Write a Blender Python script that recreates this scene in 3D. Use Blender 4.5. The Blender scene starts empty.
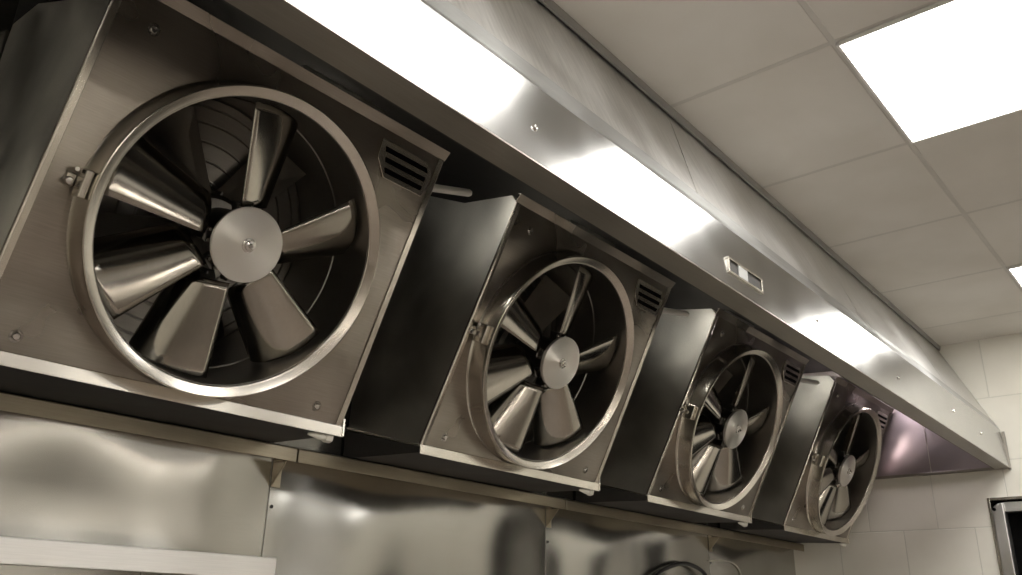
import bpy, bmesh, math, random
from mathutils import Vector, Matrix
random.seed(7)
PI = math.pi
C = bpy.context.scene.collection
sc = bpy.context.scene

# ------------------------------------------------------------------ camera
YAW, PIT, ROL, FPX = .861, .371, .023, 851.3
cf = Vector((math.sin(YAW)*math.cos(PIT), math.cos(YAW)*math.cos(PIT), math.sin(PIT)))
cr = Vector((math.cos(YAW), -math.sin(YAW), 0)); cu = cr.cross(cf)
r2 = cr*math.cos(ROL)+cu*math.sin(ROL); u2 = -cr*math.sin(ROL)+cu*math.cos(ROL)
EYE = 1.6                                  # the eye stands 1.6 m above the floor
cam = bpy.data.cameras.new('camera'); cam.sensor_width = 36; cam.lens = FPX/1022*36
cam.clip_start = .02
co = bpy.data.objects.new('camera', cam); C.objects.link(co)
co.matrix_world = Matrix(((r2.x, u2.x, -cf.x, 0), (r2.y, u2.y, -cf.y, 0), (r2.z, u2.z, -cf.z, EYE), (0, 0, 0, 1)))
sc.camera = co
Z0 = EYE

# ------------------------------------------------------------------ materials
def nt(name):
    m = bpy.data.materials.new(name); m.use_nodes = True
    n = m.node_tree.nodes; b = n['Principled BSDF']
    return m, n, m.node_tree.links, b

def steel(name, col=(.52, .50, .47), rough=.28, grain=(4, 60, 60), bump=.05, wave=0., wscale=2., stain=.25, scol=None, metal=1.):
    m, n, l, b = nt(name)
    tc = n.new('ShaderNodeTexCoord')
    mp = n.new('ShaderNodeMapping'); mp.inputs['Scale'].default_value = grain
    l.new(tc.outputs['Object'], mp.inputs[0])
    g = n.new('ShaderNodeTexNoise'); g.inputs['Scale'].default_value = 6; g.inputs['Detail'].default_value = 3
    l.new(mp.outputs[0], g.inputs['Vector'])
    s = n.new('ShaderNodeTexNoise'); s.inputs['Scale'].default_value = 5; s.inputs['Detail'].default_value = 2.5; s.inputs['Roughness'].default_value = .45; s.inputs['Distortion'].default_value = .3
    l.new(tc.outputs['Object'], s.inputs['Vector'])
    rr = n.new('ShaderNodeMapRange'); rr.inputs[1].default_value = .35; rr.inputs[2].default_value = .65
    rr.inputs[3].default_value = rough*.9; rr.inputs[4].default_value = rough*1.15
    l.new(s.outputs[0], rr.inputs[0]); l.new(rr.outputs[0], b.inputs['Roughness'])
    cr_ = n.new('ShaderNodeValToRGB')
    c2 = scol or tuple(c*(1-stain) for c in col)
    cr_.color_ramp.elements[0].position = .3; cr_.color_ramp.elements[0].color = (*c2, 1)
    cr_.color_ramp.elements[1].position = .7; cr_.color_ramp.elements[1].color = (*col, 1)
    l.new(s.outputs[0], cr_.inputs[0]); l.new(cr_.outputs[0], b.inputs['Base Color'])
    b.inputs['Metallic'].default_value = metal
    gm = n.new('ShaderNodeMapRange'); gm.inputs[1].default_value = .3; gm.inputs[2].default_value = .7; gm.inputs[3].default_value = 1-bump; gm.inputs[4].default_value = 1+bump
    l.new(g.outputs[0], gm.inputs[0])
    gx = n.new('ShaderNodeVectorMath'); gx.operation = 'SCALE'; l.new(cr_.outputs[0], gx.inputs[0]); l.new(gm.outputs[0], gx.inputs['Scale'])
    l.new(gx.outputs[0], b.inputs['Base Color'])
    if wave:
        w = n.new('ShaderNodeTexNoise'); w.inputs['Scale'].default_value = wscale; w.inputs['Detail'].default_value = 0
        l.new(tc.outputs['Object'], w.inputs['Vector'])
        b2 = n.new('ShaderNodeBump'); b2.inputs['Strength'].default_value = 1; b2.inputs['Distance'].default_value = wave
        l.new(w.outputs[0], b2.inputs['Height'])
        l.new(b2.outputs[0], b.inputs['Normal'])
    return m

def plain(name, col, rough=.5, metal=0., spec=.5):
    m, n, l, b = nt(name)
    tc = n.new('ShaderNodeTexCoord')
    s = n.new('ShaderNodeTexNoise'); s.inputs['Scale'].default_value = 9; s.inputs['Detail'].default_value = 4
    l.new(tc.outputs['Object'], s.inputs['Vector'])
    cr_ = n.new('ShaderNodeValToRGB')
    cr_.color_ramp.elements[0].position = .3; cr_.color_ramp.elements[0].color = (*[c*.88 for c in col], 1)
    cr_.color_ramp.elements[1].position = .7; cr_.color_ramp.elements[1].color = (*col, 1)
    l.new(s.outputs[0], cr_.inputs[0]); l.new(cr_.outputs[0], b.inputs['Base Color'])
    b.inputs['Roughness'].default_value = rough; b.inputs['Metallic'].default_value = metal
    b.inputs['Specular IOR Level'].default_value = spec
    return m

def tiles(name, col, grout, w, h, rough, offs=.5, off=(0, 0, 0), axes='YZ', mortar=.003, bumpd=.001):
    m, n, l, b = nt(name)
    tc = n.new('ShaderNodeTexCoord'); sp = n.new('ShaderNodeSeparateXYZ'); l.new(tc.outputs['Object'], sp.inputs[0])
    cb = n.new('ShaderNodeCombineXYZ'); l.new(sp.outputs['XYZ'.index(axes[0])], cb.inputs[0]); l.new(sp.outputs['XYZ'.index(axes[1])], cb.inputs[1])
    mp = n.new('ShaderNodeMapping'); mp.inputs['Location'].default_value = off; l.new(cb.outputs[0], mp.inputs[0])
    br = n.new('ShaderNodeTexBrick'); br.offset = offs; br.inputs['Scale'].default_value = 1
    br.inputs['Brick Width'].default_value = w; br.inputs['Row Height'].default_value = h
    br.inputs['Mortar Size'].default_value = mortar; br.inputs['Mortar Smooth'].default_value = .4
    br.inputs['Color1'].default_value = (*col, 1); br.inputs['Color2'].default_value = (*[c*.95 for c in col], 1); br.inputs['Mortar'].default_value = (*grout, 1)
    l.new(mp.outputs[0], br.inputs[0])
    s = n.new('ShaderNodeTexNoise'); s.inputs['Scale'].default_value = 3; s.inputs['Detail'].default_value = 4; l.new(tc.outputs['Object'], s.inputs['Vector'])
    mx = n.new('ShaderNodeMix'); mx.data_type = 'RGBA'; mx.blend_type = 'MULTIPLY'
    rp = n.new('ShaderNodeValToRGB'); rp.color_ramp.elements[0].position = .3; rp.color_ramp.elements[0].color = (.88, .87, .85, 1); rp.color_ramp.elements[1].position = .7
    l.new(s.outputs[0], rp.inputs[0]); mx.inputs[0].default_value = 1
    l.new(br.outputs['Color'], mx.inputs[6]); l.new(rp.outputs[0], mx.inputs[7]); l.new(mx.outputs[2], b.inputs['Base Color'])
    b.inputs['Roughness'].default_value = rough
    bp = n.new('ShaderNodeBump'); bp.inputs['Distance'].default_value = bumpd; bp.invert = True
    l.new(br.outputs['Fac'], bp.inputs['Height']); l.new(bp.outputs[0], b.inputs['Normal'])
    return m

def emit(name, col, k):
    m, n, l, b = nt(name)
    b.inputs['Base Color'].default_value = (.8, .8, .8, 1)
    b.inputs['Emission Color'].default_value = (*col, 1); b.inputs['Emission Strength'].default_value = k
    return m

def radial_steel(name, col, rough):
    m, n, l, b = nt(name)
    b.inputs['Base Color'].default_value = (*col, 1); b.inputs['Metallic'].default_value = 1
    b.inputs['Roughness'].default_value = rough; b.inputs['Anisotropic'].default_value = .95; b.inputs['Anisotropic Rotation'].default_value = .25
    tg = n.new('ShaderNodeTangent'); tg.direction_type = 'RADIAL'; tg.axis = 'Z'
    l.new(tg.outputs[0], b.inputs['Tangent'])
    tc = n.new('ShaderNodeTexCoord')
    ln = n.new('ShaderNodeVectorMath'); ln.operation = 'LENGTH'; l.new(tc.outputs['Object'], ln.inputs[0])
    s = n.new('ShaderNodeTexNoise'); s.noise_dimensions = '1D'; s.inputs['Scale'].default_value = 900
    l.new(ln.outputs['Value'], s.inputs['W'])
    bp = n.new('ShaderNodeBump'); bp.inputs['Strength'].default_value = .12; bp.inputs['Distance'].default_value = .0004
    l.new(s.outputs[0], bp.inputs['Height']); l.new(bp.outputs[0], b.inputs['Normal'])
    return m

M = {}
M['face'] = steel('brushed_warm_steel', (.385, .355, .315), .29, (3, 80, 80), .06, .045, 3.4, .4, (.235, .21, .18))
M['side'] = steel('dull_side_steel', (.80, .785, .725), .42, (3, 60, 60), .05, .045, 3., .4)
M['rim'] = steel('rim_steel', (.72, .68, .61), .22, (6, 6, 6), .03, 0, 2, .2)
M['edge'] = steel('bright_edge_steel', (.74, .70, .63), .22, (6, 6, 6), .03, 0, 2, .12)
M['canopy'] = steel('canopy_steel', (.52, .52, .51), .19, (2, 90, 90), .05, .003, 2.5, .15)
M['upper'] = steel('upper_canopy_steel', (.66, .65, .63), .36, (22, 2, 2), .10, .014, 1.6, .12)
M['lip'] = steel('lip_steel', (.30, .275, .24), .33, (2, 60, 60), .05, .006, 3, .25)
M['lap'] = steel('lap_strip_steel', (.42, .42, .41), .36, (2, 60, 60), .05, .004, 2, .15)
M['dark'] = steel('shade_dark_steel', (.12, .115, .11), .7, (3, 30, 30), .05, .01, 3, .3)  # near-black tone put in for the dim hood cavity and pan undersides
M['duct'] = steel('dark_duct_steel', (.40, .385, .355), .38, (3, 30, 30), .04, .004, 4, .3)
M['blade'] = steel('blade_steel', (.48, .45, .40), .15, (30, 30, 6), .03, .002, 6, .2)
M['hub'] = steel('hub_steel', (.30, .29, .27), .33, (9, 9, 9), .03)
M['disc'] = radial_steel('machined_disc_steel', (.80, .78, .74), .46)
M['chrome'] = steel('bolt_chrome', (.75, .73, .7), .16, (9, 9, 9), .02)
M['splash'] = steel('backsplash_steel', (.45, .44, .41), .22, (3, 70, 70), .03, .11, 2.3, .1)
M['rail'] = steel('rail_steel', (.42, .37, .28), .38, (3, 50, 50), .05, 0, 2, .2)
M['shelf'] = steel('shelf_steel', (.62, .61, .59), .33, (2, 90, 90), .05, 0, 2, .08)
M['endpanel'] = steel('end_panel_steel', (.42, .37, .38), .34, (3, 60, 60), .05, .006, 3, .2)
M['black'] = plain('black_void', (.004, .004, .004), .8, 0, .05)
M['rubber'] = plain('black_rubber', (.012, .012, .013), .35)
M['wire'] = plain('beige_plastic_wire', (.45, .42, .35), .4)
M['rod'] = plain('white_enamel_rod', (.85, .84, .80), .35)
M['plug'] = plain('pale_plastic_plug', (.8, .78, .7), .4)
M['white'] = plain('grey_switch_plastic', (.38, .38, .37), .4)
M['lightframe'] = plain('light_frame_white', (.75, .73, .70), .4)
M['cabinet'] = plain('added_cabinet_brown', (.06, .045, .035), .4)  # dark tone of the added cabinet that the steel reflects
M['trim'] = plain('dark_ceiling_trim', (.26, .255, .24), .5)
M['walltile'] = tiles('cream_wall_tile', (.76, .74, .67), (.62, .61, .55), .32, .3, .32, .5, (.11, .055, 0), 'YZ')
M['fronttile'] = plain('cream_wall_paint', (.82, .80, .76), .5)
M['ceil'] = tiles('ceiling_board', (.66, .635, .59), (.55, .53, .495), .6, .6, .75, 0., (-.015, .065, 0), 'XY', .009, .0015)
M['floor'] = tiles('terracotta_floor_tile', (.26, .22, .19), (.15, .13, .12), .3, .3, .35, 0., (0, 0, 0), 'XY')
M['panel'] = emit('light_diffuser', (1., .975, .93), 11.)
M['lamp'] = emit('hood_lamp_glass', (1., .88, .92), 60.)
M['strip'] = emit('added_warm_glow', (1., .92, .82), 38.)  # emission of the tubes added behind the camera
M['lamp2'] = emit('hood_lamp_white_glass', (1., .95, .86), 16.)

# ------------------------------------------------------------------ helpers
def obj(name, bm, mat, parent=None, origin=None, smooth=False, bevel=0, mats=None):
    me = bpy.data.meshes.new(name)
    bmesh.ops.recalc_face_normals(bm, faces=bm.faces)
    if origin is not None: bmesh.ops.translate(bm, verts=bm.verts, vec=-Vector(origin))
    bm.to_mesh(me); bm.free()
    o = bpy.data.objects.new(name, me); C.objects.link(o)
    for k in (mats or [mat]): me.materials.append(M[k])
    if smooth:
        for p in me.polygons: p.use_smooth = True
        sm = smooth if isinstance(smooth, float) else math.radians(35)
        try: me.set_sharp_from_angle(angle=sm)
        except Exception: pass
    if bevel:
        md = o.modifiers.new('bevel', 'BEVEL'); md.width = bevel; md.segments = 2; md.limit_method = 'ANGLE'
        md.harden_normals = False
    if parent is not None:
        o.parent = parent
        if origin is not None: o.location = Vector(origin) - parent.location
    elif origin is not None: o.location = origin
    return o
def tag(o, label, cat, group=None, kind=None):
    if label: o['label'] = label
    if cat: o['category'] = cat
    if group: o['group'] = group
    if kind: o['kind'] = kind
    return o
def thing(name, loc, label, cat, group=None):
    o = bpy.data.objects.new(name, None); C.objects.link(o); o.location = loc; o.empty_display_size = .1
    return tag(o, label, cat, group)
def struct(name, bm, mat, **k):
    o = obj(name, bm, mat, **k); o['kind'] = 'structure'; return o

def quad(bm, pts):
    return bm.faces.new([bm.verts.new(p) for p in pts])
def box(bm, a, b, mat=None):
    """box between corners a and b, optional matrix"""
    xs, ys, zs = (a[0], b[0]), (a[1], b[1]), (a[2], b[2])
    v = [bm.verts.new(Vector((x, y, z))) for x in xs for y in ys for z in zs]
    for f in ((0, 1, 3, 2), (4, 6, 7, 5), (0, 4, 5, 1), (2, 3, 7, 6), (0, 2, 6, 4), (1, 5, 7, 3)): bm.faces.new([v[i] for i in f])
    if mat is not None: bmesh.ops.transform(bm, matrix=mat, verts=v)
    return v
def prism(bm, poly, extr, thickness_dir=None):
    """closed prism from a list of 3D points extruded by a vector"""
    a = [bm.verts.new(p) for p in poly]; b = [bm.verts.new(Vector(p)+Vector(extr)) for p in poly]
    n = len(a); bm.faces.new(a); bm.faces.new(b[::-1])
    for i in range(n): bm.faces.new((a[i], b[i], b[(i+1) % n], a[(i+1) % n]))
def sheet(bm, poly, t):
    """polygon thickened by vector t"""
    prism(bm, poly, t)
def lathe(bm, prof, n=64, mat=None, closed=False, a0=0):
    """profile of (r, w) revolved round local Z"""
    rings = []
    for r, w in prof:
        if r < 1e-6: rings.append([bm.verts.new((0, 0, w))])
        else: rings.append([bm.verts.new((r*math.cos(a0+2*PI*i/n), r*math.sin(a0+2*PI*i/n), w)) for i in range(n)])
    prs = list(zip(rings[:-1], rings[1:]))
    if closed: prs.append((rings[-1], rings[0]))
    for A, B in prs:
        for i in range(n):
            j = (i+1) % n
            if len(A) == 1 and len(B) == 1: continue
            if len(A) == 1: bm.faces.new((A[0], B[i], B[j]))
            elif len(B) == 1: bm.faces.new((A[i], B[0], A[j]))
            else: bm.faces.new((A[i], B[i], B[j], A[j]))
    vs = [v for r in rings for v in r]
    if mat is not None: bmesh.ops.transform(bm, matrix=mat, verts=vs)
def tube(bm, pts, r, n=10, caps=True):
    pts = [Vector(p) for p in pts]; rings = []
    for i, p in enumerate(pts):
        t = (pts[min(i+1, len(pts)-1)]-pts[max(i-1, 0)]).normalized()
        s = t.orthogonal().normalized() if i == 0 else (last - t*last.dot(t)).normalized()
        last = s; q = t.cross(s)
        rr = r[i] if isinstance(r, (list, tuple)) else r
        rings.append([bm.verts.new(p+s*rr*math.cos(2*PI*k/n)+q*rr*math.sin(2*PI*k/n)) for k in range(n)])
    for A, B in zip(rings[:-1], rings[1:]):
        for k in range(n): bm.faces.new((A[k], A[(k+1) % n], B[(k+1) % n], B[k]))
    if caps: bm.faces.new(rings[0][::-1]); bm.faces.new(rings[-1])
def frame_mat(o, z, x=None):
    z = Vector(z).normalized(); x = Vector(x) if x is not None else z.orthogonal()
    x = (x-z*x.dot(z)).normalized(); y = z.cross(x)
    return Matrix(((x.x, y.x, z.x, o[0]), (x.y, y.y, z.y, o[1]), (x.z, y.z, z.z, o[2]), (0, 0, 0, 1)))
def spline(P, n=8):
    P = [Vector(p) for p in P]; out = []
    for i in range(len(P)-1):
        a, b, c, d = P[max(i-1, 0)], P[i], P[i+1], P[min(i+2, len(P)-1)]
        for k in range(n):
            t = k/n; out.append(.5*((2*b)+(c-a)*t+(2*a-5*b+4*c-d)*t*t+(3*b-3*c+d-a)*t**3))
    return out+[P[-1]]

# ------------------------------------------------------------------ places
WX = 4.5525          # right wall
WY = 1.90            # back wall
CZ = Z0+1.337        # ceiling
XL, YF = -1.9, -3.2  # left and front walls

# ------------------------------------------------------------------ room
bm = bmesh.new(); box(bm, (XL-.1, YF-.1, -.1), (WX+.1, WY+.1, 0)); struct('floor', bm, 'floor')
bm = bmesh.new(); box(bm, (XL-.1, YF-.1, CZ), (WX+.1, WY+.1, CZ+.1)); struct('ceiling', bm, 'ceil')
bm = bmesh.new(); box(bm, (XL-.1, WY, 0), (WX+.1, WY+.1, CZ)); struct('wall_back', bm, 'fronttile')
bm = bmesh.new(); box(bm, (XL-.1, YF-.1, 0), (WX+.1, YF, CZ)); struct('wall_front', bm, 'fronttile')
bm = bmesh.new(); box(bm, (XL-.1, YF, 0), (XL, WY, CZ)); struct('wall_left', bm, 'walltile')
# right wall with the door hole
DY1, DY0, DZ = .937, -.05, Z0+.575
bm = bmesh.new()
box(bm, (WX, DY1, 0), (WX+.1, WY, CZ)); box(bm, (WX, YF, 0), (WX+.1, DY0, CZ)); box(bm, (WX, DY0, DZ), (WX+.1, DY1, CZ))
struct('wall_right', bm, 'walltile')
# door: steel frame round a black sheet standing in for the dark opening
bm = bmesh.new()
box(bm, (WX+.08, DY0, 0), (WX+.1, DY1, DZ))
dr = struct('door_1', bm, 'black')
bm = bmesh.new()
box(bm, (WX-.008, DY1-.012, 0), (WX+.08, DY1, DZ)); box(bm, (WX-.008, DY0, 0), (WX+.08, DY0+.012, DZ)); box(bm, (WX-.008, DY0+.012, DZ-.012), (WX+.08, DY1-.012, DZ))
o = obj('door_frame', bm, 'edge', dr, bevel=.002)
bm = bmesh.new()
a = []
for k in range(9):
    t = k/8*PI/2; a.append(Vector((WX-.02, DY1-.014-.052*(1-math.cos(t)), DZ-.07+.045*math.sin(t))))
poly = [Vector((WX-.02, DY1-.014, .02))]+a+[Vector((WX-.02, DY1-.066, .02))]
prism(bm, poly, (.07, 0, 0))
obj('door_jamb', bm, 'shelf', dr, bevel=.006)
bm = bmesh.new(); box(bm, (WX+.0, DY0+.02, DZ-.066), (WX+.05, DY1-.06, DZ-.022)); obj('door_header', bm, 'shelf', dr, bevel=.003)
bm = bmesh.new(); box(bm, (WX+.055, DY1-.16, .05), (WX+.065, DY1-.14, DZ-.09)); obj('door_strip', bm, 'side', dr)
bm = bmesh.new(); lathe(bm, [(0, .004), (.008, .004), (.008, -.002), (0, -.002)], 12, frame_mat((WX-.021, DY1-.026, DZ-.055), (-1, 0, 0))); obj('screw', bm, 'black', dr)

# unseen worktop and dark cabinet added behind the camera for the steel to reflect
bm = bmesh.new(); box(bm, (-1.5, YF+.002, 0.), (4.2, YF+.70, .861)); box(bm, (-1.52, YF+.002, .861), (4.22, YF+.74, .90))
tag(obj('added_counter', bm, 'shelf'), 'unseen steel worktop block added behind the photographer for reflections', 'counter')
bm = bmesh.new(); box(bm, (-1.5, YF+.002, 1.50), (4.2, YF+.38, 2.02)); cab = tag(obj('added_cabinet', bm, 'cabinet'), 'unseen dark brown cabinet block added over the worktop for dark reflections', 'cabinet')
for k in range(6):  # added glow tubes that put highlights on the faces, rings and blades
    x = -1.1+k*.95
    bm = bmesh.new(); tube(bm, [(x-.24, YF+.30, 1.478), (x+.24, YF+.30, 1.478)], .018, 12); obj('added_glow_tube', bm, 'strip', cab, smooth=True)

# ------------------------------------------------------------------ ceiling lights
def ceiling_light(x, y, label, group='square panel lights in the ceiling'):
    cx, cy = x+.3, y+.3
    t = thing('ceiling_light', (cx, cy, CZ), label, 'light', group)
    bm = bmesh.new()
    for a, b in (((x+.004, y+.004), (x+.596, y+.012)), ((x+.004, y+.588), (x+.596, y+.596)), ((x+.004, y+.012), (x+.012, y+.588)), ((x+.588, y+.012), (x+.596, y+.588))):
        box(bm, (a[0], a[1], CZ-.010), (b[0], b[1], CZ))
    obj('frame', bm, 'lightframe', t, (cx, cy, CZ), bevel=.002)
    bm = bmesh.new(); box(bm, (x+.012, y+.012, CZ-.007), (x+.588, y+.588, CZ-.002)); obj('diffuser', bm, 'panel', t, (cx, cy, CZ))
ceiling_light(1.815, -.065, 'large bright square panel light in the ceiling at the upper right')
ceiling_light(3.615, -.065, 'bright panel light cut by the right edge of the photo, near the tiled wall')
ceiling_light(.815, -.065, 'panel light overhead mirrored in the upper left of the hood front')
for x, y in ((-.985, -.065), (-.985, -1.865), (.815, -1.865), (1.815, -1.265), (2.415, -2.465), (3.615, -1.865)):
    ceiling_light(x, y, 'panel light in the ceiling behind the photographer')

# ------------------------------------------------------------------ back wall steel sheets
labels = ['leftmost stainless backsplash sheet behind the steel shelf',
          'stainless backsplash sheet between the shelf end and the seam under the second fan',
          'stainless backsplash sheet under the second and third fans, behind the black hose',
          'last stainless backsplash sheet under the fourth fan, next to the tiled wall']
seams = [-.9, 1.283, 2.422, 3.606, WX-.004]
for i in range(4):
    a, b = seams[i], seams[i+1]
    t = thing('backsplash_panel', ((a+b)/2, WY, .9), labels[i], 'wall panel', 'stainless backsplash sheets')
    org = ((a+b)/2, WY, .9)
    bm = bmesh.new(); box(bm, (a+.0015, WY-.004, .9), (b-.0015, WY, Z0+1.3))
    o = obj('steel_sheet', bm, 'splash', t, org, bevel=.001)
    if i:
        for z in (.252, -.12):
            bm = bmesh.new(); lathe(bm, [(0, .003), (.004, .0022), (.005, 0), (0, 0)], 12, frame_mat((a+.012, WY-.004, Z0+z), (0, -1, 0)))
            obj('screw', bm, 'dark', t, org)

# rail under the fans
rt = thing('wall_rail', (2.6, WY-.03, Z0+.37), 'long dull brass coloured steel rail along the wall below the fans, on small gusset brackets', 'rail')
org = tuple(rt.location)
xs = [-.6, 1.315, 2.46, 3.63, WX-.01]
for i in range(4):
    bm = bmesh.new()
    a, b = xs[i], xs[i+1]
    prism(bm, [(a, WY-.006, Z0+.372), (a, WY-.066, Z0+.360), (a, WY-.066, Z0+.395), (a, WY-.006, Z0+.41)], (b-a-.004, 0, 0))
    obj('rail_section', bm, 'rail', rt, org, bevel=.002)
for x in (1.283, 2.422, 3.606):
    bm = bmesh.new()
    prism(bm, [(x, WY-.006, Z0+.36), (x, WY-.06, Z0+.36), (x, WY-.052, Z0+.35), (x, WY-.006, Z0+.30)], (.004, 0, 0))
    box(bm, (x, WY-.008, Z0+.300), (x+.028, WY-.005, Z0+.37))
    obj('bracket', bm, 'rail', rt, org, bevel=.001)

# shelf
st = thing('wall_shelf', (.2, WY-.15, Z0+.10), 'bright brushed steel shelf edge at the lower left of the backsplash', 'shelf')
org = tuple(st.location)
bm = bmesh.new()
sx0, sx1, sy = -.9, 1.122, 1.60
prism(bm, [(sx0, WY-.006, Z0+.110), (sx0, sy, Z0+.110), (sx0, sy, Z0+.066), (sx0, sy+.015, Z0+.066), (sx0, sy+.015, Z0+.069), (sx0, sy+.003, Z0+.069), (sx0, sy+.003, Z0+.107), (sx0, WY-.006, Z0+.107)], (sx1-sx0, 0, 0))
obj('shelf_board', bm, 'shelf', st, org, bevel=.0015)
for x in (.3, .98):
    bm = bmesh.new(); prism(bm, [(x, WY-.006, Z0+.107), (x, sy+.03, Z0+.107), (x, sy+.03, Z0+.09), (x, WY-.006, Z0-.05)], (.003, 0, 0))
    obj('bracket', bm, 'side', st, org)

# black hose loop and thin wire at the bottom of the backsplash
def ray_y(px, py, y):
    d = r2*((px-511)/FPX)+u2*(-(py-287.5)/FPX)+cf
    return Vector((d.x, d.y, d.z))*(y/d.y)+Vector((0, 0, Z0))
P = [(640, 600), (656, 576), (669, 567), (684, 563.5), (698.5, 568.5), (707, 578), (712, 596)]
bm = bmesh.new(); pts = [ray_y(x, y, 1.872) for x, y in P]; pts = [Vector((pts[0].x-.06, 1.80, .012)), Vector((pts[0].x-.04, 1.84, .8)), Vector((pts[0].x-.02, 1.86, pts[0].z-.12))]+pts+[Vector((pts[-1].x+.01, 1.86, pts[-1].z-.12)), Vector((pts[-1].x+.03, 1.84, .8)), Vector((pts[-1].x+.06, 1.80, .012))]; tube(bm, spline(pts, 8), .0085, 12)
tag(obj('hose', bm, 'rubber', None, tuple(pts[3]), smooth=True), 'black rubber hose looping up at the bottom edge in front of the backsplash', 'hose')
P = [(709, 561), (728, 561.5), (738, 568), (742, 580), (744, 596)]
bm = bmesh.new(); pts = [ray_y(x, y, 1.8925) for x, y in P]; tube(bm, spline(pts, 8), .0028, 8)
tag(obj('wire', bm, 'wire', None, tuple(pts[1]), smooth=True), 'thin pale wire curving down the backsplash right of the black hose', 'wire')

# ------------------------------------------------------------------ fan units
TH = .428
tv = Vector((0, -math.sin(TH), math.cos(TH))); nv = Vector((0, -math.cos(TH), -math.sin(TH)))
C0 = Vector((0, 1.4059, Z0+.6797))
def P3(u, v, w=0.): return C0+Vector((u, 0, 0))+tv*v+nv*w
FW = -.05      # face plane depth below the rim
VB, VT = -.318, .356

def fan_unit(idx, xl, xr, k, xc, xh, blades, label):
    """xl/xr box sides at v=0, k lean of the sides, xc ring centre, xh hub centre"""
    base = Vector(((xl+xr)/2, P3(0, VB, FW).y, Z0+.40))
    T = thing('exhaust_fan', base, label, 'fan', 'fan boxes in a row under the hood')
    org = tuple(base)
    L = lambda v: xl+k*v
    Rr = lambda v: xr+k*v
    # ---- housing: two side sheets, top and bottom
    fb = P3(0, VB, FW); ft = P3(0, VT, FW)
    prof = [(fb.y, fb.z), (1.575, Z0+.412), (1.88, Z0+.485), (1.888, Z0+1.162), (1.878, Z0+1.215), (1.736, Z0+1.198), (1.50, Z0+1.085), (ft.y+.02, ft.z+.028), (ft.y, ft.z)]
    prof[1] = (fb.y+.004, fb.z-.004)
    def sx(side, z):
        v = (z-(Z0+.6797))/math.cos(TH)
        return (L(v) if side == 0 else Rr(v))
    bm = bmesh.new()
    ring = []
    for side in (0, 1):
        ring.append([bm.verts.new((sx(side, z), y, z)) for y, z in prof])
        bm.faces.new(ring[-1])
    n = len(prof)
    for i in range(n-1):
        bm.faces.new((ring[0][i], ring[1][i], ring[1][i+1], ring[0][i+1]))
    obj('housing', bm, 'side', T, org)
    # ---- base pan: horizontal bottom wedge
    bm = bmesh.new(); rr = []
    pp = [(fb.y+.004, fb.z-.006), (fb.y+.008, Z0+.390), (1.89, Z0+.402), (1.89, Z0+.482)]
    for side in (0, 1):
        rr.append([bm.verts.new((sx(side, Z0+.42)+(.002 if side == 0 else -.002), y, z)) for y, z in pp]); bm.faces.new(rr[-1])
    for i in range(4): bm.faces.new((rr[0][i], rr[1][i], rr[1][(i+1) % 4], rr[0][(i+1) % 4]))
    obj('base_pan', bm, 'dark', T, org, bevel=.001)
    bm = bmesh.new(); zz = Z0+.42
    xa = sx(0, fb.z)-.0015
    prism(bm, [(xa, fb.y+.004, fb.z-.006), (xa, fb.y+.004, fb.z-.001), (xa, 1.885, Z0+.490), (xa, 1.885, Z0+.485)], (.002, 0, 0))
    obj('seam_fold', bm, 'edge', T, org)
    # ---- front panel with the round hole, 3 mm sheet
    bm = bmesh.new(); N = 96; hole = .300; loops = []
    rect = [(-1, -1), (1, -1), (1, 1), (-1, 1)]
    for dw in (0, -.003):
        inner, outer = [], []
        for i in range(N):
            a = 2*PI*(i+.5)/N; c_, s_ = math.cos(a), math.sin(a)
            inner.append(bm.verts.new(P3(xc+hole*c_, hole*s_, FW+dw)))
            # ray from ring centre to the rectangle
            best = 9
            for lim, d in ((VT, s_), (VB, s_)):
                if d*lim > 0: best = min(best, lim/d)
            for side, sg in ((xr, 1), (xl, -1)):
                den = c_-k*s_; num = side-xc
                if abs(den) > 1e-6 and num/den > 0: best = min(best, num/den)
            outer.append(bm.verts.new(P3(xc+best*c_, best*s_, FW+dw)))
        # corners: snap nearest outer verts
        for cx_, cv in ((L(VB), VB), (Rr(VB), VB), (Rr(VT), VT), (L(VT), VT)):
            tgt = P3(cx_, cv, FW+dw); vv = min(outer, key=lambda q: (q.co-tgt).length); vv.co = tgt
        loops.append((inner, outer))
    for i in range(N):
        j = (i+1) % N
        bm.faces.new((loops[0][0][i], loops[0][0][j], loops[0][1][j], loops[0][1][i]))
        bm.faces.new((loops[1][0][i], loops[1][1][i], loops[1][1][j], loops[1][0][j]))
        bm.faces.new((loops[0][0][i], loops[1][0][i], loops[1][0][j], loops[0][0][j]))
        bm.faces.new((loops[0][1][i], loops[0][1][j], loops[1][1][j], loops[1][1][i]))
    fp = obj('front_panel', bm, 'face', T, org)
    def sub(name, bm, mat, par, **kk):
        o = obj(name, bm, mat, None, org, **kk); o.parent = par; o.location = (0, 0, 0); return o
    # screws on the front panel
    for (du, v) in ((.085, .305), (.075, -.288), (None, -.286)):
        u = (L(v)+du) if du is not None else (Rr(v)-.085)
        bm = bmesh.new(); m4 = frame_mat(P3(u, v, FW), nv, (1, 0, 0))
        lathe(bm, [(0, .0045), (.0055, .004), (.0075, .0015), (.0078, 0), (.012, 0), (.012, -.001), (0, -.001)], 16, m4)
        sub('screw', bm, 'chrome', fp, smooth=True)
    # louvre vent: raised plate, cut corners, three dark slots
    v1, v0 = .334, .252; u0 = Rr(v1)-.185; u1 = Rr(v0)-.022
    pl = [(u0, v1), (u1-.022, v1), (u1+.004, v1-.028), (u1-.008, v0), (u0+.036, v0), (u0+.003, v1-.045)]
    bm = bmesh.new(); prism(bm, [P3(a, b, FW+.0005) for a, b in pl], nv*.005)
    vg = obj('vent_grille', bm, 'edge', T, org, bevel=.0015)
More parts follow.
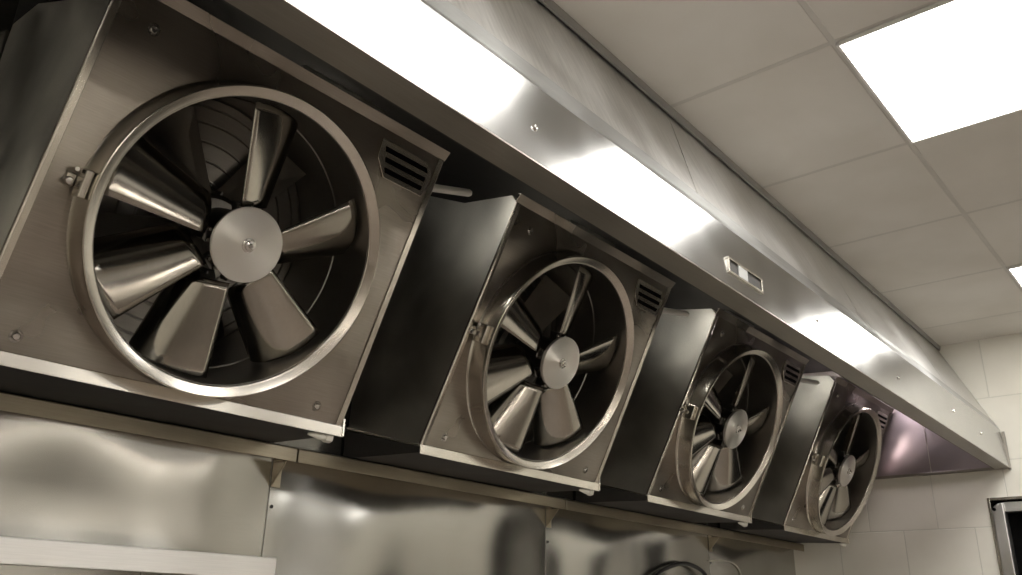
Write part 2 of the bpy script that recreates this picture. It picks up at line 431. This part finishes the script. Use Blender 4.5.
    for q in range(3):
        va = v1-.014-q*.0225; sl = [(u0+.014+q*.008, va), (u1-.014-(0 if q else .006), va), (u1-.012-q*.002, va-.011), (u0+.018+q*.008, va-.011)]
        bm = bmesh.new(); prism(bm, [P3(a, b, FW+.0052) for a, b in sl], nv*.0012)
        sub('slot', bm, 'black', vg)
    # side flanges (folded bright edges)
    for side in (0, 1):
        f = L if side == 0 else Rr; s = -1 if side == 0 else 1
        bm = bmesh.new()
        A = [(f(VB)+(-.001)*s, VB), (f(VT)+(-.001)*s, VT)]
        w_ = .016
        pts = [P3(A[0][0], A[0][1], FW+.001), P3(A[0][0]-s*w_, A[0][1], FW+.001), P3(A[0][0]-s*w_, A[0][1], FW+.003), P3(A[0][0]-s*.003, A[0][1], FW+.006), P3(A[0][0], A[0][1], FW+.003)]
        prism(bm, pts, P3(A[1][0], A[1][1])-P3(A[0][0], A[0][1]))
        obj('side_flange', bm, 'edge', T, org, bevel=.001)
    # top flange: strip folded out from the panel top
    bm = bmesh.new(); e = .004
    a = P3(L(VT)-e, VT, FW); b = P3(Rr(VT)+e, VT, FW)
    up = (tv*.92+nv*.38).normalized()*.026
    th = nv*.0025
    prism(bm, [a, a+up, a+up-nv*.012, a+up-nv*.012-tv*.002, a+up*.96-nv*.003, a-nv*.0025], b-a)
    obj('top_flange', bm, 'face', T, org, bevel=.001)
    # bottom lip: bright channel with a little upstand at the right end
    bm = bmesh.new()
    a = P3(L(VB)-.002, VB, FW); b = P3(Rr(VB)+.004, VB, FW)
    prism(bm, [a+nv*.002+tv*.002, a+nv*.006+tv*.001, a+nv*.006-Vector((0, 0, .024)), a+nv*.003-Vector((0, 0, .024)), a+nv*.003-Vector((0, 0, .004))], b-a)
    box(bm, (-.003, -.002, -.022), (.003, .012, .020), Matrix.Translation(b+nv*.006))
    obj('bottom_lip', bm, 'rim', T, org, bevel=.001)
    # drain plug under the lip: cone + hex
    q = P3(Rr(VB)-.035, VB, FW)+Vector((0, .012, -.030))
    bm = bmesh.new()
    lathe(bm, [(0, -.046), (.003, -.045), (.009, -.012), (.009, 0), (0, 0)], 14, frame_mat(q, (1, 0, 0)))
    lathe(bm, [(0, 0), (.012, 0), (.012, .018), (.009, .020), (0, .020)], 6, frame_mat(q, (1, 0, 0)))
    obj('drain_plug', bm, 'plug', T, org)
    # lift handle at the upper right
    if idx < 3:
        bm = bmesh.new(); o1 = Vector((Rr(.34)-.01, 1.42, Z0+.996)); o1.z -= (0, .012, .006)[idx]; o2 = o1+Vector(((.155, .20, .25)[idx], -.075, .014))
        tube(bm, [o1, o1.lerp(o2, .5), o2-(o2-o1)*.04, o2], [.0105, .0105, .010, .006], 12)
        box(bm, (-.001, -.016, -.02), (.005, .016, .012), Matrix.Translation(Vector((Rr(.34)+.012, 1.42, Z0+.996))))
        obj('lift_handle', bm, 'rod', T, org, smooth=True)
    # ---- collar ring
    m4 = frame_mat(P3(xc, 0, 0), nv, (1, 0, 0))
    bm = bmesh.new()
    lathe(bm, [(.318, FW+.0005), (.3155, FW+.004), (.3125, FW+.010), (.3105, .000), (.3105, .009), (.3095, .011), (.3075, .0115), (.2925, .003), (.2895, .002), (.288, .0), (.288, -.003), (.288, FW-.002), (.300, FW-.002)], 128, m4, closed=True)
    ring_o = obj('collar_ring', bm, 'rim', T, org, smooth=True)
    # clip with bolt at the left of the ring
    bm = bmesh.new()
    B4 = frame_mat(P3(xc-.3125, .0, -.022), (nv).normalized(), (1, 0, 0))
    box(bm, (-.013, -.026, -.020), (.001, .026, .016), B4)
    box(bm, (-.03, -.012, -.026), (-.012, .012, -.02), B4)
    sub('ring_clip', bm, 'rim', ring_o, bevel=.003)
    bm = bmesh.new()
    lathe(bm, [(0, .015), (.006, .0145), (.008, .011), (.008, 0), (0, 0)], 12, frame_mat(P3(xc-.337, -.004, -.046), nv))
    lathe(bm, [(0, .010), (.004, .010), (.004, 0), (0, 0)], 10, frame_mat(P3(xc-.330, .02, -.035), (nv+Vector((-.5, 0, 0)))))
    sub('clip_bolt', bm, 'chrome', ring_o, smooth=True)
    # ---- duct barrel and back plate with grooves
    bm = bmesh.new()
    lathe(bm, [(.2875, -.004), (.2875, -.13), (.285, -.132), (.285, -.136), (.2875, -.138), (.2875, -.30), (.2975, -.30), (.2975, -.054), (.2885, -.054), (.2885, -.004)], 96, m4, closed=True)
    obj('duct', bm, 'duct', T, org, smooth=True)
    bm = bmesh.new(); pr = [(0, -.300)]
    for r_ in (.11, .15, .19, .23, .265):
        pr += [(r_-.003, -.300), (r_-.001, -.295), (r_+.001, -.295), (r_+.003, -.300)]
    pr += [(.284, -.300), (.284, -.31), (0, -.31)]
    lathe(bm, pr, 96, m4); obj('back_plate', bm, 'duct', T, org, smooth=True)
    # ---- motor behind, with four flat guide vanes
    m5 = frame_mat(P3(xh, 0, 0), nv, (1, 0, 0))
    bm = bmesh.new(); lathe(bm, [(0, -.19), (.075, -.19), (.085, -.2), (.085, -.296), (0, -.296)], 48, m5)
    for i in range(16):
        a = 2*PI*i/16; mm = m5 @ Matrix.Rotation(a, 4, 'Z'); box(bm, (.083, -.002, -.285), (.092, .002, -.205), mm)
    obj('motor', bm, 'hub', T, org, smooth=True)
    for a in (128, 158, 60, 200, 300):
        mm = m5 @ Matrix.Rotation(math.radians(a), 4, 'Z')
        bm = bmesh.new()
        pts = [(.07, -.03, -.20), (.262, -.045, -.20), (.268, .04, -.285), (.07, .03, -.27)]
        prism(bm, [mm @ Vector(p) for p in pts], (mm.to_3x3() @ Vector((0, .7, .7))).normalized()*.002)
        obj('guide_vane', bm, 'duct', T, org)
    # ---- hub body with clamps, disc, bolt
    bm = bmesh.new(); lathe(bm, [(0, -.032), (.056, -.032), (.060, -.036), (.060, -.15), (.050, -.155), (.030, -.19), (0, -.19)], 40, m5)
    hb = obj('hub', bm, 'hub', T, org, smooth=True)
    for a in [b_[0] for b_ in blades]:
        mm = m5 @ Matrix.Rotation(math.radians(a), 4, 'Z')
        bm = bmesh.new(); box(bm, (.055, -.014, -.075), (.082, .012, -.045), mm)
        sub('blade_clamp', bm, 'hub', hb, bevel=.003)
        bm = bmesh.new()
        for yy in (-.012, .010):
            lathe(bm, [(0, .006), (.004, .006), (.005, .003), (.005, -.004), (0, -.004)], 6, mm @ Matrix.Translation((.074, yy, -.043)))
        sub('clamp_nut', bm, 'chrome', hb)
    # disc keeps its own axis so that the turned finish runs round it
    m6 = frame_mat(P3(xh, 0, -.018)-base, nv, (1, 0, 0))
    bm = bmesh.new(); lathe(bm, [(0, .004), (.012, .004), (.074, .002), (.0765, .0005), (.077, -.004), (.074, -.012), (0, -.012)], 72)
    d = obj('hub_disc', bm, 'disc', None, smooth=True); d.parent = T; d.matrix_local = m6
    bm = bmesh.new(); lathe(bm, [(0, .018), (.004, .018), (.005, .013), (.010, .012), (.0105, .007), (.0145, .006), (.015, .0035), (0, .0035)], 20)
    q = obj('hub_bolt', bm, 'chrome', None, smooth=True); q.parent = d; q.matrix_local = Matrix.Identity(4)
    # ---- blades: curved sheets, steep pitch, straight leading edge
    for (ar, rr_, at_, rt_) in blades:
        bm = bmesh.new(); NU, NS = 12, 16; grid = []
        A_ = Vector((rr_*math.cos(math.radians(ar)), rr_*math.sin(math.radians(ar)), -.034))
        B_ = Vector((rt_*math.cos(math.radians(at_)), rt_*math.sin(math.radians(at_)), -.028))
        rd = (B_-A_); rd.z = 0; rd.normalize(); cw = Vector((rd.y, -rd.x, 0))
        for i in range(NU+1):
            t_ = i/NU; p0 = A_.lerp(B_, t_)
            cc_ = .085+.062*t_; dd_ = .068+.012*t_
            row = []
            for j in range(NS+1):
                s = j/NS; an = s*PI*.47
                p = p0+cw*cc_*math.sin(an)-Vector((0, 0, dd_*(1-math.cos(an))))+Vector((0, 0, -.004*s))
                q_ = math.hypot(p.x, p.y)
                if q_ > .281: p.x *= .281/q_; p.y *= .281/q_
                row.append(bm.verts.new(m4 @ p))
            grid.append(row)
        for i in range(NU):
            for j in range(NS): bm.faces.new((grid[i][j], grid[i+1][j], grid[i+1][j+1], grid[i][j+1]))
        o = obj('blade', bm, 'blade', T, org, smooth=math.radians(60))
        md = o.modifiers.new('solid', 'SOLIDIFY'); md.thickness = .0025; md.offset = -1
    return T

BL = [(109, .072, 106, .281), (33, .080, 40, .276), (-16, .085, -26, .279), (-82, .085, -83, .281), (-128, .078, -130, .280), (186, .075, 181, .281)]
def turn(d): return [(a+d, b, c+d, e) for a, b, c, e in BL]
fan_unit(0, .445, 1.250, .02, .832, .842, BL, 'nearest and largest exhaust fan box, at the left end of the row')
fan_unit(1, 1.515, 2.305, .05, 1.868, 1.885, turn(-9), 'second exhaust fan box from the left, below the middle of the hood')
fan_unit(2, 2.612, 3.405, .08, 2.955, 2.985, turn(-12), 'third exhaust fan box from the left, between the second and the farthest')
fan_unit(3, 3.735, 4.502, .075, 4.112, 4.135, turn(-9), 'farthest exhaust fan box, nearest the tiled end wall')

# ------------------------------------------------------------------ canopy hood
H = thing('exhaust_hood', (2.2, 1.3, Z0+.72), 'long stainless steel canopy hood running along the ceiling above the row of fans', 'hood')
org = tuple(H.location)
HX0, HX1 = -1.0, WX-.004
FB, FT = .816, .829
zb = lambda x: Z0+(.7575-.0102*x)*FB/.826
zt = lambda x: Z0+(.9045-.0065*x)*FT/.820
yc = lambda x: .982+.0145*x
def strip(pa, pb, t, x0=HX0, x1=HX1):
    """sheet between two edge functions of x with thickness vector t"""
    bm = bmesh.new()
    t = Vector(t)
    q = [Vector((x0, *pa(x0))), Vector((x1, *pa(x1))), Vector((x1, *pb(x1))), Vector((x0, *pb(x0)))]
    prism(bm, q, t); return bm
ft_ = strip(lambda x: (FB, zb(x)), lambda x: (FT, zt(x)), (0, .003, 0))
fr = obj('front_fascia', ft_, 'canopy', H, org)
# folded lap strip above the fascia, then the sloping upper sheets
y1 = lambda x: .822+.0; z1 = lambda x: zt(x)
ym = lambda x: .850; zm = lambda x: Z0+.982-.0118*x
obj('fascia_lap', strip(lambda x: (FT+.0005, zt(x)), lambda x: (ym(x), zm(x)), (0, .004, 0)), 'lap', H, org)
def up(xa_t, xa_b, xb_t, xb_b):
    bm = bmesh.new()
    q = [Vector((xa_b, ym(xa_b)+.001, zm(xa_b)-.004)), Vector((xb_b, ym(xb_b)+.001, zm(xb_b)-.004)), Vector((xb_t, yc(xb_t), CZ-.001)), Vector((xa_t, yc(xa_t), CZ-.001))]
    prism(bm, q, (0, .003, 0)); return bm
cuts = [(HX0, HX0), (.62, .55), (1.825, 1.672), (2.93, 2.80), (3.9, 3.8), (HX1, HX1)]
for i in range(5):
    a, b = cuts[i], cuts[i+1]
    obj('upper_sheet', up(a[0]+.002, a[1]+.002, b[0]-.002, b[1]-.002), 'upper', H, org)
# bottom return and its inner upstand
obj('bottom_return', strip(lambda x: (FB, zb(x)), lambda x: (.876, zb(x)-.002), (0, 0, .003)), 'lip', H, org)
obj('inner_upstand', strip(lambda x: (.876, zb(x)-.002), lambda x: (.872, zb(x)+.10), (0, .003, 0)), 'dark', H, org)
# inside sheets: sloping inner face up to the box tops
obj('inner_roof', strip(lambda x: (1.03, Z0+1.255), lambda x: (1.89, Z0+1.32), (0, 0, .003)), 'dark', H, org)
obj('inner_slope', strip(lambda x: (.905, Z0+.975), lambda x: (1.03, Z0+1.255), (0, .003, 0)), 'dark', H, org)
obj('inner_back', strip(lambda x: (1.893, Z0+.50), lambda x: (1.893, Z0+1.33), (0, .002, 0), .46), 'dark', H, org)  # dark sheet added so the lamplit wall above the boxes stays dim
# end sheet against the tiled wall, in two pieces with a seam, with a folded bottom edge
def endp(ya, yb, name='end_panel'):
    bm = bmesh.new()
    def top(y): return Z0+.885 if y < .85 else (Z0+.885+(y-.85)*2.1 if y < 1.04 else Z0+1.25)
    ys = sorted(set([ya, yb]+[y for y in (.85, 1.02) if ya < y < yb]))
    poly = [(HX1-.001, y, Z0+.712) for y in (ya, yb)]+[(HX1-.001, y, top(y)) for y in reversed(ys)]
    prism(bm, poly, (-.003, 0, 0)); return bm
e1 = obj('end_panel', endp(.83, 1.158), 'endpanel', H, org)
e2 = obj('end_panel', endp(1.162, 1.885), 'endpanel', H, org)
bm = bmesh.new(); box(bm, (HX1-.024, .84, Z0+.700), (HX1-.001, 1.885, Z0+.711)); obj('end_flange', bm, 'lip', H, org, bevel=.001)
bm = bmesh.new(); box(bm, (HX1-.006, .812, zb(HX1)-.005), (HX1, .824, zt(HX1)-.01)); obj('corner_trim', bm, 'lip', H, org)
# rivets on the fascia
def ray_on(px, py, y=.822): return ray_y(px, py, y)
for px, py in ((534, 128), (817, 320), (898, 378), (954, 411), (981, 433.5)):
    p = ray_on(px, py, .8225); bm = bmesh.new()
    lathe(bm, [(0, .005), (.004, .0042), (.0065, .001), (.0075, 0), (0, 0)], 16, frame_mat((p.x, FB+(p.z-zb(p.x))/(zt(p.x)-zb(p.x))*(FT-FB)-.0005, p.z), (0, -1, .06)))
    obj('rivet', bm, 'chrome', H, org, smooth=True)
# switch plate: bright frame, dark recess, small pale rocker
ca = ray_on(725.4, 256.8); cb = ray_on(761, 279.4); cc = ray_on(760, 294.8); cd = ray_on(727, 271.5)
x0, x1 = (ca.x+cd.x)/2, (cb.x+cc.x)/2
zc = (ca.z+cb.z+cc.z+cd.z)/4; hz = .5*((ca.z-cd.z)+(cb.z-cc.z))/2
print('plate', x0, x1, zc-Z0, hz)
bm = bmesh.new(); yy = .8205; fr_w = .006
for a, b in (((x0, zc-hz), (x1, zc-hz+fr_w)), ((x0, zc+hz-fr_w), (x1, zc+hz)), ((x0, zc-hz+fr_w), (x0+fr_w, zc+hz-fr_w)), ((x1-fr_w, zc-hz+fr_w), (x1, zc+hz-fr_w))):
    box(bm, (a[0], yy-.006, a[1]), (b[0], yy+.002, b[1]))
sp_ = obj('switch_plate', bm, 'edge', H, org, bevel=.0015)
bm = bmesh.new(); box(bm, (x0+fr_w, yy-.001, zc-hz+fr_w), (x1-fr_w, yy+.002, zc+hz-fr_w)); o = obj('label_recess', bm, 'dark', None, org); o.parent = sp_; o.location = (0, 0, 0)
w_ = x1-x0
bm = bmesh.new(); box(bm, (x0+w_*.30, yy-.004, zc-hz+fr_w), (x0+w_*.56, yy, zc+hz-fr_w)); o = obj('rocker', bm, 'white', None, org, bevel=.001); o.parent = sp_; o.location = (0, 0, 0)

# ceiling trim along the hood
bm = bmesh.new()
prism(bm, [(HX0, yc(HX0)-.022, CZ-.0005), (HX0, yc(HX0)-.002, CZ-.0005), (HX0, yc(HX0)-.012, CZ-.022), (HX0, yc(HX0)-.018, CZ-.022)], (WX-HX0, yc(WX)-yc(HX0), 0))
struct('trim_1', bm, 'trim')

# hood lamps: one above the right top corner of every box, one beyond the left end
def hood_lamp(x, y, z, L_, mat, label, r_=.016):
    lt = thing('hood_lamp', (x, y, z+.02), label, 'lamp', 'tube lamps inside the hood'); lo = tuple(lt.location)
    bm = bmesh.new(); box(bm, (x-L_/2-.02, y-.03, z+.008), (x+L_/2+.02, y+.03, z+.03)); obj('lamp_body', bm, 'side', lt, lo, bevel=.003)
    bm = bmesh.new(); tube(bm, [(x-L_/2, y, z-.004), (x+L_/2, y, z-.004)], r_, 12); obj('lamp_tube', bm, mat, lt, lo, smooth=True)
hood_lamp(1.1, 1.53, Z0+1.20, .22, 'lamp2', 'tube lamp inside the hood above the nearest fan box')
hood_lamp(2.17, 1.53, Z0+1.20, .22, 'lamp2', 'tube lamp inside the hood above the second fan box')
hood_lamp(3.27, 1.53, Z0+1.20, .22, 'lamp2', 'tube lamp inside the hood above the third fan box')
hood_lamp(4.34, 1.25, Z0+1.13, .20, 'lamp', 'pinkish tube lamp inside the far end of the hood')
hood_lamp(-.35, 1.30, Z0+1.10, .5, 'lamp2', 'tube lamp inside the hood left of the nearest fan box')

# ------------------------------------------------------------------ light
w = bpy.data.worlds.new('world'); sc.world = w; w.use_nodes = True
w.node_tree.nodes['Background'].inputs[0].default_value = (.5, .5, .52, 1); w.node_tree.nodes['Background'].inputs[1].default_value = .05
sc.view_settings.view_transform = 'Standard'; sc.view_settings.look = 'None'; sc.view_settings.gamma = 1
sc.view_settings.use_curve_mapping = False
sc.view_settings.exposure = 0.4
